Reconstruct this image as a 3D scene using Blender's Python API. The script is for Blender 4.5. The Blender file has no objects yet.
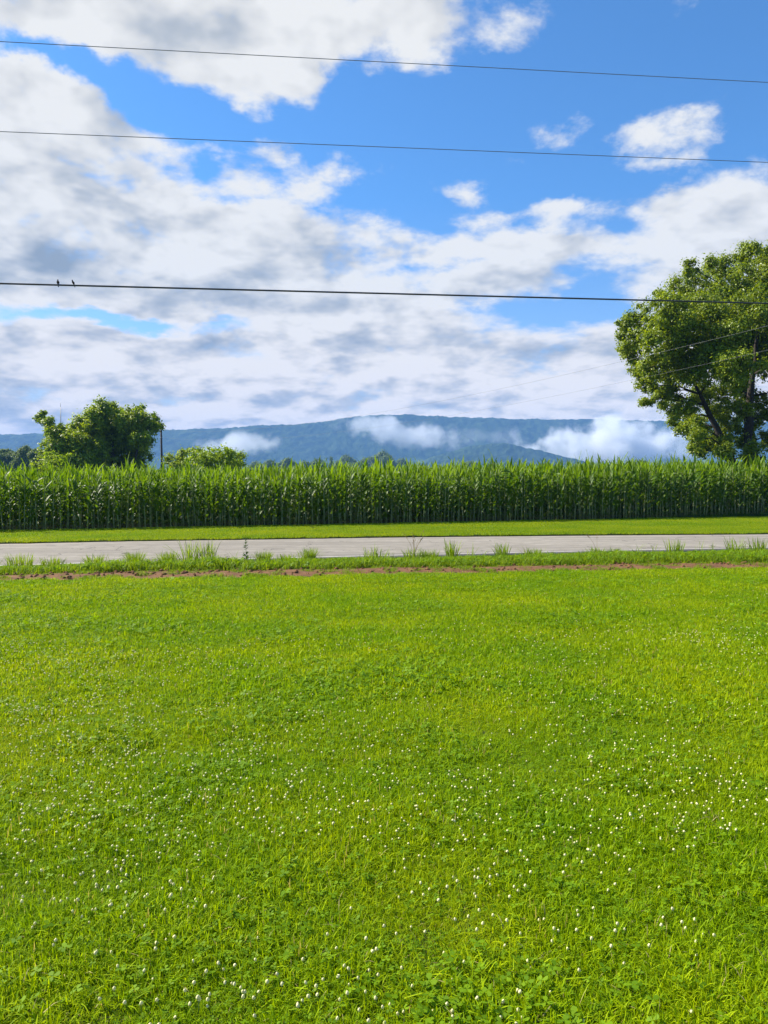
import bpy, math, random
import numpy as np
from mathutils import Vector, Matrix

random.seed(7)
rng = np.random.default_rng(7)
R = math.radians
scene = bpy.context.scene
COL = scene.collection

# ------------------------------------------------------------------ camera
F = 740.0                      # focal length, pixels on the 768 x 1024 frame
CAM_H = 1.6
PITCH = math.atan(25.0 / F)
ROLL = R(0.22)
cam_data = bpy.data.cameras.new('camera')
cam = bpy.data.objects.new('camera', cam_data)
COL.objects.link(cam)
cam_data.sensor_fit = 'VERTICAL'
cam_data.sensor_height = 36.0
cam_data.lens = 36.0 * F / 1024.0
cam_data.clip_start = 0.1
cam_data.clip_end = 20000
cam.location = (0, 0, CAM_H)
cam_rot = Matrix.Rotation(R(90) - PITCH, 3, 'X') @ Matrix.Rotation(-ROLL, 3, 'Z')
cam.rotation_euler = cam_rot.to_euler()
scene.camera = cam


def ray(px, py):
    return cam_rot @ Vector(((px - 384) / F, -(py - 512) / F, -1.0))


def ground(px, py, z=0.0):
    """Where the line of sight measured on the photograph meets the ground."""
    d = ray(px, py)
    t = (z - CAM_H) / d.z
    return Vector((d.x * t, d.y * t, z))


def at(px, py, dist):
    d = ray(px, py)
    t = dist / d.y
    return Vector((d.x * t, dist, CAM_H + d.z * t))


# ------------------------------------------------------------------ helpers
def mesh_np(name, V, faces, mats=(), smooth=False):
    """V (n,3); faces: list of (m,k) index arrays."""
    me = bpy.data.meshes.new(name)
    V = np.asarray(V, dtype=np.float32)
    faces = [np.asarray(f, dtype=np.int32) for f in faces if len(f)]
    me.vertices.add(len(V))
    me.vertices.foreach_set('co', V.ravel())
    loops = np.concatenate([f.ravel() for f in faces])
    counts = np.concatenate([np.full(len(f), f.shape[1], np.int32) for f in faces])
    me.loops.add(len(loops))
    me.loops.foreach_set('vertex_index', loops)
    me.polygons.add(len(counts))
    starts = np.concatenate([[0], np.cumsum(counts)[:-1]]).astype(np.int32)
    me.polygons.foreach_set('loop_start', starts)
    me.polygons.foreach_set('loop_total', counts)
    if smooth:
        me.polygons.foreach_set('use_smooth', np.ones(len(counts), bool))
    me.update(calc_edges=True)
    me.validate()
    for m in mats:
        me.materials.append(m)
    return me


def link(name, me, parent=None):
    o = bpy.data.objects.new(name, me)
    COL.objects.link(o)
    if parent is not None:
        o.parent = parent
    return o


def tag(o, label=None, cat=None, group=None, kind=None):
    if label: o['label'] = label
    if cat: o['category'] = cat
    if group: o['group'] = group
    if kind: o['kind'] = kind
    return o


def empty(name, loc, rz=0.0):
    o = bpy.data.objects.new(name, None)
    o.empty_display_size = 0.1
    o.location = loc
    o.rotation_euler = (0, 0, rz)
    COL.objects.link(o)
    return o


class MB:
    def __init__(self):
        self.V, self.Q, self.T, self.n = [], [], [], 0

    def add(self, V, Q=None, T=None):
        V = np.asarray(V, dtype=np.float64)
        if Q is not None and len(Q): self.Q.append(np.asarray(Q) + self.n)
        if T is not None and len(T): self.T.append(np.asarray(T) + self.n)
        self.V.append(V)
        self.n += len(V)

    def tube(self, pts, rad, seg=6, cap=True):
        pts = [Vector(p) for p in pts]
        rings = []
        up = Vector((0.31, 0.17, 0.93)).normalized()
        for i, p in enumerate(pts):
            d = (pts[min(i + 1, len(pts) - 1)] - pts[max(i - 1, 0)]).normalized()
            a = d.cross(up)
            if a.length < 0.05: a = d.cross(Vector((1, 0, 0)))
            a.normalize()
            b = d.cross(a)
            r = rad[i] if hasattr(rad, '__len__') else rad
            rings += [p + (a * math.cos(2 * math.pi * k / seg) + b * math.sin(2 * math.pi * k / seg)) * r for k in range(seg)]
        Q = [(i * seg + k, i * seg + (k + 1) % seg, (i + 1) * seg + (k + 1) % seg, (i + 1) * seg + k)
             for i in range(len(pts) - 1) for k in range(seg)]
        T = []
        if cap:
            n = len(rings)
            rings += [pts[0], pts[-1]]
            e = (len(pts) - 1) * seg
            T = [(n, (k + 1) % seg, k) for k in range(seg)] + [(n + 1, e + k, e + (k + 1) % seg) for k in range(seg)]
        self.add([tuple(v) for v in rings], Q, T)

    def mesh(self, name, mats=(), smooth=False):
        fs = []
        if self.Q: fs.append(np.concatenate(self.Q))
        if self.T: fs.append(np.concatenate(self.T))
        return mesh_np(name, np.concatenate(self.V), fs, mats, smooth)


# ------------------------------------------------------------------ materials
def new_mat(name):
    m = bpy.data.materials.new(name)
    m.use_nodes = True
    nt = m.node_tree
    nt.nodes.clear()
    out = nt.nodes.new('ShaderNodeOutputMaterial')
    return m, nt, out


def nd(nt, typ, **kw):
    n = nt.nodes.new(typ)
    for k, v in kw.items():
        if k.startswith('i_'):
            n.inputs[k[2:].replace('_', ' ')].default_value = v
        else:
            setattr(n, k, v)
    return n


def mathn(nt, op, a, b=None, c=None, clamp=False):
    n = nt.nodes.new('ShaderNodeMath')
    n.operation = op
    n.use_clamp = clamp
    for i, v in enumerate((a, b, c)):
        if v is None: continue
        if isinstance(v, (int, float)): n.inputs[i].default_value = v
        else: nt.links.new(v, n.inputs[i])
    return n.outputs[0]


def noise(nt, vec, scale, detail=3, rough=0.5, dist=0.0):
    n = nd(nt, 'ShaderNodeTexNoise', i_Scale=scale, i_Detail=detail, i_Roughness=rough, i_Distortion=dist)
    nt.links.new(vec, n.inputs['Vector'])
    return n.outputs['Fac']


def ramp(nt, fac, stops):
    r = nt.nodes.new('ShaderNodeValToRGB')
    el = r.color_ramp.elements
    while len(el) > 1: el.remove(el[-1])
    el[0].position, el[0].color = stops[0][0], (*stops[0][1], 1)
    for p, c in stops[1:]:
        e = el.new(p)
        e.color = (*c, 1)
    nt.links.new(fac, r.inputs[0])
    return r.outputs[0]


def mixc(nt, fac, a, b, typ='MIX'):
    n = nt.nodes.new('ShaderNodeMix')
    n.data_type = 'RGBA'
    n.blend_type = typ
    for v, s in ((fac, n.inputs['Factor']), (a, n.inputs[6]), (b, n.inputs[7])):
        if isinstance(v, (int, float)): s.default_value = v
        elif isinstance(v, tuple): s.default_value = (*v, 1)
        else: nt.links.new(v, s)
    return n.outputs[2]


def leaf_mat(name, dark, light, trans=0.4, tcol=1.6, rough=0.5, spec=0.4, big=0.0, big_cols=None, straw=0.0):
    """Leaf: random tone per leaf, slow drift of colour over the stand, light passing through."""
    m, nt, out = new_mat(name)
    geo = nt.nodes.new('ShaderNodeNewGeometry')
    col = mixc(nt, geo.outputs['Random Per Island'], dark, light)
    if big:
        f = noise(nt, geo.outputs['Position'], big, 4, 0.6)
        f = mathn(nt, 'MULTIPLY_ADD', f, 4.0, -1.5, clamp=True)
        tint = mixc(nt, f, big_cols[0], big_cols[1])
        col = mixc(nt, 1.0, col, tint, 'MULTIPLY')
    if straw:      # a few dry blades
        w = nt.nodes.new('ShaderNodeTexWhiteNoise'); w.noise_dimensions = '1D'
        nt.links.new(mathn(nt, 'MULTIPLY', geo.outputs['Random Per Island'], 917.0), w.inputs['W'])
        col = mixc(nt, mathn(nt, 'LESS_THAN', w.outputs['Value'], straw), col, (.42, .36, .15))
    p = nd(nt, 'ShaderNodeBsdfPrincipled', i_Roughness=rough)
    p.inputs['Specular IOR Level'].default_value = spec
    nt.links.new(col, p.inputs['Base Color'])
    t = nt.nodes.new('ShaderNodeBsdfTranslucent')
    tc = mixc(nt, 1.0, col, (tcol * 1.1, tcol, tcol * 0.4), 'MULTIPLY')
    nt.links.new(tc, t.inputs['Color'])
    mx = nt.nodes.new('ShaderNodeMixShader')
    mx.inputs[0].default_value = trans
    nt.links.new(p.outputs[0], mx.inputs[1])
    nt.links.new(t.outputs[0], mx.inputs[2])
    nt.links.new(mx.outputs[0], out.inputs['Surface'])
    return m


def solid_mat(name, c1, c2, scale=5.0, rough=0.8, bump=0.0, detail=6, metallic=0.0):
    m, nt, out = new_mat(name)
    geo = nt.nodes.new('ShaderNodeNewGeometry')
    f = noise(nt, geo.outputs['Position'], scale, detail, 0.65)
    f2 = mathn(nt, 'MULTIPLY_ADD', f, 2.2, -0.6, clamp=True)
    col = mixc(nt, f2, c1, c2)
    p = nd(nt, 'ShaderNodeBsdfPrincipled', i_Roughness=rough, i_Metallic=metallic)
    p.inputs['Specular IOR Level'].default_value = 0.25
    nt.links.new(col, p.inputs['Base Color'])
    if bump:
        b = nd(nt, 'ShaderNodeBump', i_Strength=0.7, i_Distance=bump)
        nt.links.new(f, b.inputs['Height'])
        nt.links.new(b.outputs[0], p.inputs['Normal'])
    nt.links.new(p.outputs[0], out.inputs['Surface'])
    return m


GV = ((0.76, 0.89, 0.75), (1.20, 1.08, 1.0))
M = {}
M['grass'] = leaf_mat('lawn_grass_blade', (0.102, 0.195, 0.0012), (0.355, 0.480, 0.003), 0.37, 1.5, 0.6, 0.08, 0.55, GV, 0.018)
M['clover_leaf'] = leaf_mat('clover_leaf', (0.095, 0.195, 0.002), (0.190, 0.320, 0.004), 0.40, 1.5, 0.6, 0.15)
M['verge'] = leaf_mat('verge_grass_blade', (0.135, 0.225, 0.003), (0.285, 0.38, 0.006), 0.42, 1.5, 0.55, 0.16, 0.4, GV)
M['weed'] = leaf_mat('weed_blade', (0.095, 0.175, 0.005), (0.25, 0.35, 0.012), 0.42, 1.5, 0.55, 0.2)
M['weed_dark'] = leaf_mat('dark_weed_leaf', (0.035, 0.08, 0.010), (0.07, 0.13, 0.016), 0.35, 1.4, 0.5, 0.3)
M['straw'] = leaf_mat('dry_stem', (0.20, 0.15, 0.06), (0.32, 0.25, 0.10), 0.3, 1.0, 0.7, 0.2)
M['corn'] = leaf_mat('corn_leaf', (0.040, 0.102, 0.005), (0.120, 0.210, 0.010), 0.40, 1.6, 0.5, 0.28)  # mature lower leaves; shade low in the corn is put into this darker tone
M['corn_top'] = leaf_mat('young_sunlit_corn_leaf', (0.070, 0.150, 0.004), (0.155, 0.255, 0.009), 0.42, 1.6, 0.55, 0.2)  # young whorl leaves, paler; sunlit look of the tops is painted in too
M['corn_stalk'] = solid_mat('corn_stalk', (0.18, 0.23, 0.07), (0.36, 0.36, 0.17), 9, 0.5)
M['oak'] = leaf_mat('broad_tree_leaf', (0.075, 0.130, 0.003), (0.265, 0.340, 0.009), 0.34, 1.7, 0.45, 0.4)
M['vine'] = leaf_mat('vine_tree_leaf', (0.095, 0.175, 0.005), (0.285, 0.375, 0.012), 0.38, 1.5, 0.5, 0.35)
M['bright_shrub'] = leaf_mat('bright_shrub_leaf', (0.15, 0.25, 0.006), (0.28, 0.38, 0.012), 0.4, 1.6, 0.5, 0.3)
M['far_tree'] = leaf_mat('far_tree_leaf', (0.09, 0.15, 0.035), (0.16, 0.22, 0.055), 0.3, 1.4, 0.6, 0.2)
M['bark'] = solid_mat('bark', (0.020, 0.016, 0.012), (0.060, 0.050, 0.040), 6, 0.9, 0.05)
M['pole_wood'] = solid_mat('weathered_pole_wood', (0.03, 0.027, 0.024), (0.06, 0.053, 0.046), 8, 0.85)
M['grey_metal'] = solid_mat('grey_metal', (0.25, 0.26, 0.27), (0.35, 0.36, 0.37), 3, 0.5, 0, 3, 0.6)
M['wire'] = solid_mat('wire_sheath', (0.045, 0.047, 0.05), (0.07, 0.072, 0.076), 1, 0.55)
M['wire_bare'] = solid_mat('bare_wire', (0.14, 0.145, 0.155), (0.20, 0.205, 0.215), 1, 0.45)
M['bird'] = solid_mat('dark_feathers', (0.012, 0.012, 0.015), (0.03, 0.028, 0.03), 60, 0.6)
M['beak'] = solid_mat('beak', (0.05, 0.04, 0.03), (0.07, 0.055, 0.04), 60, 0.5)
M['flower'] = leaf_mat('clover_petals', (0.72, 0.68, 0.34), (0.92, 0.88, 0.52), 0.22, 1.0, 0.8, 0.1)
M['flower_base'] = solid_mat('clover_sepals', (0.20, 0.25, 0.08), (0.32, 0.34, 0.16), 300, 0.8)
M['stem'] = solid_mat('clover_stem', (0.08, 0.15, 0.03), (0.11, 0.19, 0.04), 100, 0.6)
M['dirt'] = solid_mat('red_dirt', (0.080, 0.036, 0.013), (0.205, 0.100, 0.042), 5, 0.95, 0.03)
M['soil'] = solid_mat('soil', (0.030, 0.045, 0.008), (0.055, 0.075, 0.014), 9, 0.95, 0.02)
M['line_paint'] = solid_mat('worn_edge_paint', (0.28, 0.262, 0.23), (0.48, 0.455, 0.41), 3.5, 0.85)


def road_mat():
    m, nt, out = new_mat('chip_seal_asphalt')
    geo = nt.nodes.new('ShaderNodeNewGeometry')
    P = geo.outputs['Position']
    fine = noise(nt, P, 40, 4, 0.7)
    mid = noise(nt, P, 2.2, 6, 0.65)
    mp = nd(nt, 'ShaderNodeMapping')
    mp.inputs['Rotation'].default_value = (0, 0, R(-8))
    mp.inputs['Scale'].default_value = (0.05, 1.1, 1)
    nt.links.new(P, mp.inputs['Vector'])
    streak = noise(nt, mp.outputs[0], 1.6, 4, 0.6)
    base = ramp(nt, mid, [(0.3, (0.195, 0.180, 0.158)), (0.52, (0.26, 0.240, 0.213)), (0.75, (0.315, 0.293, 0.262))])
    base = mixc(nt, mathn(nt, 'MULTIPLY_ADD', streak, 3.6, -1.4, clamp=True), base, (0.185, 0.170, 0.150))
    specks = mathn(nt, 'MULTIPLY_ADD', fine, 6.0, -3.6, clamp=True)
    base = mixc(nt, mathn(nt, 'MULTIPLY', specks, 0.65), base, (0.12, 0.112, 0.10))
    vor = nd(nt, 'ShaderNodeTexVoronoi', feature='DISTANCE_TO_EDGE', i_Scale=0.42)
    wv = nd(nt, 'ShaderNodeVectorMath', operation='ADD')
    nt.links.new(P, wv.inputs[0])
    nz = nd(nt, 'ShaderNodeTexNoise', i_Scale=1.3, i_Detail=4)
    nt.links.new(P, nz.inputs['Vector'])
    nt.links.new(nz.outputs['Color'], wv.inputs[1])
    nt.links.new(wv.outputs[0], vor.inputs['Vector'])
    crack = mathn(nt, 'LESS_THAN', vor.outputs['Distance'], 0.006)
    gate = mathn(nt, 'GREATER_THAN', noise(nt, P, 0.35, 2), 0.5)
    base = mixc(nt, mathn(nt, 'MULTIPLY', mathn(nt, 'MULTIPLY', crack, gate), 0.75), base, (0.07, 0.065, 0.06))
    base = mixc(nt, 1.0, base, (1.06, 1.05, 1.01), 'MULTIPLY')
    p = nd(nt, 'ShaderNodeBsdfPrincipled', i_Roughness=0.95)
    p.inputs['Specular IOR Level'].default_value = 0.1
    nt.links.new(base, p.inputs['Base Color'])
    b = nd(nt, 'ShaderNodeBump', i_Strength=0.5, i_Distance=0.01)
    nt.links.new(fine, b.inputs['Height'])
    nt.links.new(b.outputs[0], p.inputs['Normal'])
    nt.links.new(p.outputs[0], out.inputs['Surface'])
    return m


def forest_mat(name):
    m, nt, out = new_mat(name)
    geo = nt.nodes.new('ShaderNodeNewGeometry')
    P = geo.outputs['Position']
    n1 = noise(nt, P, 0.045, 5, 0.7)
    n2 = noise(nt, P, 0.006, 4, 0.6)
    c = ramp(nt, n1, [(0.32, (0.008, 0.020, 0.008)), (0.5, (0.026, 0.052, 0.018)), (0.68, (0.070, 0.105, 0.034))])
    c = mixc(nt, mathn(nt, 'MULTIPLY_ADD', n2, 3.0, -1.3, clamp=True), c, (0.05, 0.085, 0.026))
    p = nd(nt, 'ShaderNodeBsdfPrincipled', i_Roughness=0.95)
    p.inputs['Specular IOR Level'].default_value = 0.1
    nt.links.new(c, p.inputs['Base Color'])
    b = nd(nt, 'ShaderNodeBump', i_Strength=1.0, i_Distance=9.0)
    nt.links.new(n1, b.inputs['Height'])
    nt.links.new(b.outputs[0], p.inputs['Normal'])
    nt.links.new(p.outputs[0], out.inputs['Surface'])
    return m


M['road'] = road_mat()
M['forest'] = forest_mat('forested_slope')

# ------------------------------------------------------------------ light
SUN_EL, SUN_AZ = 40.0, -68.0            # azimuth measured from +Y towards +X
sv = Vector((math.sin(R(SUN_AZ)) * math.cos(R(SUN_EL)), math.cos(R(SUN_AZ)) * math.cos(R(SUN_EL)), math.sin(R(SUN_EL))))
sd = bpy.data.lights.new('sun', 'SUN')
sd.energy = 5.0
sd.angle = R(0.5)
sd.color = (1.0, 0.92, 0.78)
sun = bpy.data.objects.new('sun', sd)
COL.objects.link(sun)
sun.rotation_euler = sv.to_track_quat('Z', 'Y').to_euler()


def build_world():
    w = bpy.data.worlds.new('World')
    scene.world = w
    w.use_nodes = True
    nt = w.node_tree
    nt.nodes.clear()
    L = nt.links.new
    out = nt.nodes.new('ShaderNodeOutputWorld')
    bg = nd(nt, 'ShaderNodeBackground', i_Strength=0.08)
    L(bg.outputs[0], out.inputs['Surface'])
    sky = nt.nodes.new('ShaderNodeTexSky')
    sky.sky_type = 'NISHITA'
    sky.sun_disc = False
    sky.sun_elevation = R(SUN_EL)
    sky.sun_rotation = R(SUN_AZ)
    sky.altitude = 200
    sky.air_density = 1.0
    sky.dust_density = 0.4
    sky.ozone_density = 3.0
    tc = nt.nodes.new('ShaderNodeTexCoord')
    D = tc.outputs['Generated']
    sp = nt.nodes.new('ShaderNodeSeparateXYZ')
    L(D, sp.inputs[0])
    x, y, z = sp.outputs
    az = mathn(nt, 'MULTIPLY', mathn(nt, 'ARCTAN2', x, y), 180 / math.pi)
    el = mathn(nt, 'MULTIPLY', mathn(nt, 'ARCSINE', z), 180 / math.pi)
    cv = nt.nodes.new('ShaderNodeCombineXYZ')
    L(az, cv.inputs[0]); L(el, cv.inputs[1])

    # a little turbulence so that the banks have ragged, curling outlines
    zz = mathn(nt, 'ADD', mathn(nt, 'MAXIMUM', z, 0.0), 0.28)
    pl = nt.nodes.new('ShaderNodeCombineXYZ')
    L(mathn(nt, 'DIVIDE', x, zz), pl.inputs[0]); L(mathn(nt, 'DIVIDE', y, zz), pl.inputs[1])
    PL = pl.outputs[0]

    def gauss_sum(vec, blobs, base):
        acc = base
        for (px, py, rx, ry, amp) in blobs:
            d = ray(px, py).normalized()
            a0, e0 = math.degrees(math.atan2(d.x, d.y)), math.degrees(math.asin(d.z))
            k = 57.3 / F * 0.88
            sx, sy = 1 / (rx * k), 1 / (ry * k)
            v = nt.nodes.new('ShaderNodeVectorMath'); v.operation = 'MULTIPLY_ADD'
            L(vec, v.inputs[0]); v.inputs[1].default_value = (sx, sy, 0); v.inputs[2].default_value = (-a0 * sx, -e0 * sy, 0)
            q = nt.nodes.new('ShaderNodeVectorMath'); q.operation = 'DOT_PRODUCT'
            L(v.outputs[0], q.inputs[0]); L(v.outputs[0], q.inputs[1])
            g = mathn(nt, 'POWER', 0.36788, q.outputs['Value'])
            acc = mathn(nt, 'MULTIPLY_ADD', g, amp, acc)
        return acc

    banks = [
        # upper bank
        (60, 5, 90, 22, .5), (175, 12, 110, 45, .75), (245, 50, 95, 48, .8), (312, 78, 36, 28, .55), (420, 22, 70, 44, .7), (350, 8, 80, 30, .45), (525, 42, 60, 28, .55),
        # left mass
        (5, 75, 50, 38, .7), (85, 108, 85, 30, .75), (40, 190, 140, 75, .85), (170, 230, 130, 60, .75), (275, 160, 62, 18, .55), (320, 192, 50, 16, .5),
        (290, 240, 110, 36, .7), (420, 246, 80, 26, .62), (520, 285, 90, 22, .45),
        # lower deck
        (120, 285, 240, 36, .7), (350, 310, 210, 40, .62), (90, 365, 240, 34, .75), (380, 365, 330, 38, .72), (650, 385, 300, 40, .7),
        (384, 432, 900, 48, .9), (700, 275, 110, 40, .55), (640, 330, 80, 20, .4),
        # right
        (665, 118, 110, 20, .38), (640, 118, 50, 16, .22), (728, 128, 50, 12, .34), (685, 157, 44, 9, .42), (750, 205, 60, 30, .75), (650, 213, 60, 16, .65), (545, 245, 46, 22, .6),
        (457, 190, 34, 14, .56), (560, 200, 40, 10, .6), (500, 213, 40, 10, .45), (610, 246, 110, 16, .5),
        # out of the frame
        (-300, 150, 250, 140, .6), (1150, 250, 250, 110, .6), (300, -350, 300, 120, .5), (900, -250, 200, 100, .4), (-500, -300, 300, 160, .5),
        # blue gaps
        (195, 118, 70, 16, -.45), (50, 48, 60, 14, -.9), (120, 84, 60, 16, -.7), (670, 20, 70, 30, -.45), (395, 130, 80, 40, -.35), (600, 60, 90, 50, -.3), (110, 322, 130, 10, -.65), (590, 315, 50, 16, -.35), (450, 268, 50, 8, -.35), (400, 196, 40, 12, -.4), (230, 196, 40, 8, -.3),
    ]
    greys = [(40, 262, 80, 26, 1.0), (200, 300, 110, 14, .7), (180, 214, 70, 16, .5), (15, 402, 70, 18, .8), (500, 348, 100, 12, .5), (350, 300, 90, 14, .45),
             (190, 30, 60, 18, .55), (300, 22, 60, 16, .3), (70, 182, 70, 14, .4), (230, 398, 120, 8, .45), (330, 258, 70, 10, .45), (620, 352, 90, 20, .35), (300, 345, 120, 9, .4), (660, 226, 50, 7, .2), (120, 338, 90, 8, .35), (430, 402, 160, 8, .35)]

    wv = nd(nt, 'ShaderNodeTexNoise', i_Scale=3.2, i_Detail=6, i_Roughness=0.62)
    L(PL, wv.inputs['Vector'])
    wsub = nt.nodes.new('ShaderNodeVectorMath'); wsub.operation = 'MULTIPLY_ADD'
    L(wv.outputs['Color'], wsub.inputs[0]); wsub.inputs[1].default_value = (8, 5, 0); wsub.inputs[2].default_value = (-4, -2.5, 0)
    wadd = nt.nodes.new('ShaderNodeVectorMath'); wadd.operation = 'ADD'
    L(cv.outputs[0], wadd.inputs[0]); L(wsub.outputs[0], wadd.inputs[1])
    cov = gauss_sum(wadd.outputs[0], banks, -0.34)
    grey = gauss_sum(wadd.outputs[0], greys, 0.0)

    cov = mathn(nt, 'MINIMUM', cov, 0.54)
    # billows: heaped round cells over a rough fractal
    wp = nd(nt, 'ShaderNodeTexNoise', i_Scale=6.0, i_Detail=5, i_Roughness=0.6)
    L(PL, wp.inputs['Vector'])
    wq = nt.nodes.new('ShaderNodeVectorMath'); wq.operation = 'MULTIPLY_ADD'
    L(wp.outputs['Color'], wq.inputs[0]); wq.inputs[1].default_value = (.16, .16, 0); L(PL, wq.inputs[2])

    def cells(vec, det):
        v = nd(nt, 'ShaderNodeTexVoronoi', feature='F1', i_Scale=5.5, i_Detail=det, i_Roughness=0.5)
        v.normalize = True
        L(vec, v.inputs['Vector'])
        return mathn(nt, 'SUBTRACT', 1.0, v.outputs['Distance'])

    def fbm(vec, det):
        n = nd(nt, 'ShaderNodeTexNoise', i_Scale=3.4, i_Detail=det, i_Roughness=0.62, i_Distortion=0.1)
        L(vec, n.inputs['Vector'])
        return n.outputs['Fac']

    def shifted(vec, o):
        v = nt.nodes.new('ShaderNodeVectorMath'); v.operation = 'ADD'
        L(vec, v.inputs[0]); v.inputs[1].default_value = (*o, 0)
        return v.outputs[0]
    WQ = wq.outputs[0]
    f0 = fbm(PL, 12)
    b0 = cells(WQ, 2.0)
    namp = mathn(nt, 'MULTIPLY_ADD', mathn(nt, 'MULTIPLY_ADD', el, 0.05, -0.25, clamp=True), 1.5, 1.1)
    mixn = mathn(nt, 'MULTIPLY_ADD', mathn(nt, 'SUBTRACT', b0, 0.64), 0.6, mathn(nt, 'MULTIPLY', mathn(nt, 'SUBTRACT', f0, 0.5), 1.3))
    dens = mathn(nt, 'MULTIPLY_ADD', mixn, namp, cov)
    alpha = nd(nt, 'ShaderNodeMapRange', interpolation_type='SMOOTHSTEP')
    alpha.inputs['From Min'].default_value = -0.04; alpha.inputs['From Max'].default_value = 0.46
    L(dens, alpha.inputs['Value'])
    a = alpha.outputs[0]
    # relief: how far the heap stands out against what lies towards the light (up and to the left)
    o1 = (-0.055, -0.075)
    r1 = mathn(nt, 'SUBTRACT', fbm(PL, 4), fbm(shifted(PL, o1), 4))
    r2 = mathn(nt, 'SUBTRACT', b0, cells(shifted(WQ, (-.035, -.05)), 2.0))
    relief = mathn(nt, 'MULTIPLY_ADD', r1, 3.2, mathn(nt, 'MULTIPLY', r2, 1.1))
    thick = mathn(nt, 'MULTIPLY_ADD', dens, 0.9, -0.2, clamp=True)
    shade = mathn(nt, 'MULTIPLY_ADD', thick, 0.34, mathn(nt, 'MULTIPLY', grey, 0.70))
    shade = mathn(nt, 'SUBTRACT', shade, relief)
    shade = mathn(nt, 'ADD', shade, 0.0, clamp=True)
    ccol = ramp(nt, shade, [(0.0, (5.1, 5.08, 4.95)), (0.25, (4.35, 4.36, 4.3)), (0.55, (3.05, 3.25, 3.45)), (1.0, (1.75, 2.1, 2.5))])
    low = mathn(nt, 'MULTIPLY_ADD', el, -0.08, 1.2, clamp=True)
    ccol = mixc(nt, low, ccol, mixc(nt, 1.0, ccol, (1.24, 1.10, .95), 'MULTIPLY'))
    skyc = mixc(nt, 1.0, sky.outputs[0], mixc(nt, mathn(nt, 'MULTIPLY_ADD', el, 0.055, -0.15, clamp=True), (0.92, 0.90, 0.95), (0.47, 0.85, 1.13)), 'MULTIPLY')
    col = mixc(nt, a, skyc, ccol)
    L(col, bg.inputs['Color'])
    try:
        w.cycles.sampling_method = 'MANUAL'
        w.cycles.sample_map_resolution = 512
    except Exception:
        pass


build_world()

# ------------------------------------------------------------------ ground, road, verge, dirt
def polyline(pts, ext=160.0):
    g = [ground(*p) for p in pts]
    d0 = (g[0] - g[1]).normalized(); d1 = (g[-1] - g[-2]).normalized()
    d = (g[-1] - g[0]).normalized()
    return [g[0] - d * ext] + g + [g[-1] + d * ext]


def resample(poly, n):
    s = [0.0]
    for a, b in zip(poly, poly[1:]): s.append(s[-1] + (b - a).length)
    xs = np.linspace(0, s[-1], n)
    A = np.array([tuple(p) for p in poly])
    return np.stack([np.interp(xs, s, A[:, i]) for i in range(3)], 1)


ROAD_FAR = polyline([(0, 545), (128, 542.4), (256, 540.6), (384, 538.6), (512, 537.2), (640, 536.1), (768, 535.2)])
ROAD_NEAR = polyline([(0, 569.6), (70, 567), (230, 562.7), (384, 558.8), (640, 552.8), (768, 550.2)])
DIRT_MID = polyline([(0, 578.6), (128, 575.6), (256, 573.8), (384, 572), (640, 567.8), (768, 566)])
CORN_A, CORN_B = ground(0, 533), ground(768, 517.6)
CORN_DIR = (CORN_B - CORN_A).normalized()
CORN_NRM = Vector((-CORN_DIR.y, CORN_DIR.x, 0))


def y_on(poly, x):
    xs = [p.x for p in poly]; ys = [p.y for p in poly]
    return np.interp(x, xs, ys)


# one sheet to beyond the mountain
n = 60
gx = np.sinh(np.linspace(-5.2, 5.2, n)) * 55
gy = np.sinh(np.linspace(-3.2, 5.1, n)) * 48
GX, GY = np.meshgrid(gx, gy)
V = np.stack([GX.ravel(), GY.ravel(), np.zeros(n * n)], 1)
I = np.arange(n * n).reshape(n, n)
Q = np.stack([I[:-1, :-1].ravel(), I[:-1, 1:].ravel(), I[1:, 1:].ravel(), I[1:, :-1].ravel()], 1)
tag(link('ground', mesh_np('ground', V, [Q], [M['soil']])), 'grassy ground under the lawn and the fields', None, None, 'structure')


def strip(name, A, B, z, mat, thick=0.0, label=None, rows=2, zfun=None, n=400):
    a, b = resample(A, n), resample(B, n)
    L = []
    for r in range(rows):
        t = r / (rows - 1)
        p = a * (1 - t) + b * t
        p[:, 2] = z if zfun is None else zfun(p[:, 0], p[:, 1], t)
        L.append(p)
    if thick:
        lo0, lo1 = L[0].copy(), L[-1].copy()
        lo0[:, 2] -= thick; lo1[:, 2] -= thick
        L = [lo0] + L + [lo1]
    V = np.concatenate(L)
    I = np.arange(len(V)).reshape(len(L), n)
    Q = np.stack([I[:-1, :-1].ravel(), I[:-1, 1:].ravel(), I[1:, 1:].ravel(), I[1:, :-1].ravel()], 1)
    o = link(name, mesh_np(name, V, [Q], [mat]))
    return tag(o, label, None, None, 'structure')


def vnoise(x, y, s, seed=0):
    """cheap smooth value noise on arrays"""
    x = np.asarray(x) * s + 37.3 * seed; y = np.asarray(y) * s + 11.9 * seed
    xi, yi = np.floor(x), np.floor(y)
    fx, fy = x - xi, y - yi
    fx, fy = fx * fx * (3 - 2 * fx), fy * fy * (3 - 2 * fy)

    def h(a, b):
        v = np.sin(a * 127.1 + b * 311.7 + seed * 17.17) * 43758.5453
        return v - np.floor(v)
    return (h(xi, yi) * (1 - fx) + h(xi + 1, yi) * fx) * (1 - fy) + (h(xi, yi + 1) * (1 - fx) + h(xi + 1, yi + 1) * fx) * fy


def fb(x, y, s, o=4, seed=0, gain=0.5):
    t, a, tot = 0, 1.0, 0
    for k in range(o):
        t = t + a * vnoise(x, y, s * 2 ** k, seed + k); tot += a; a *= gain
    return t / tot


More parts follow.
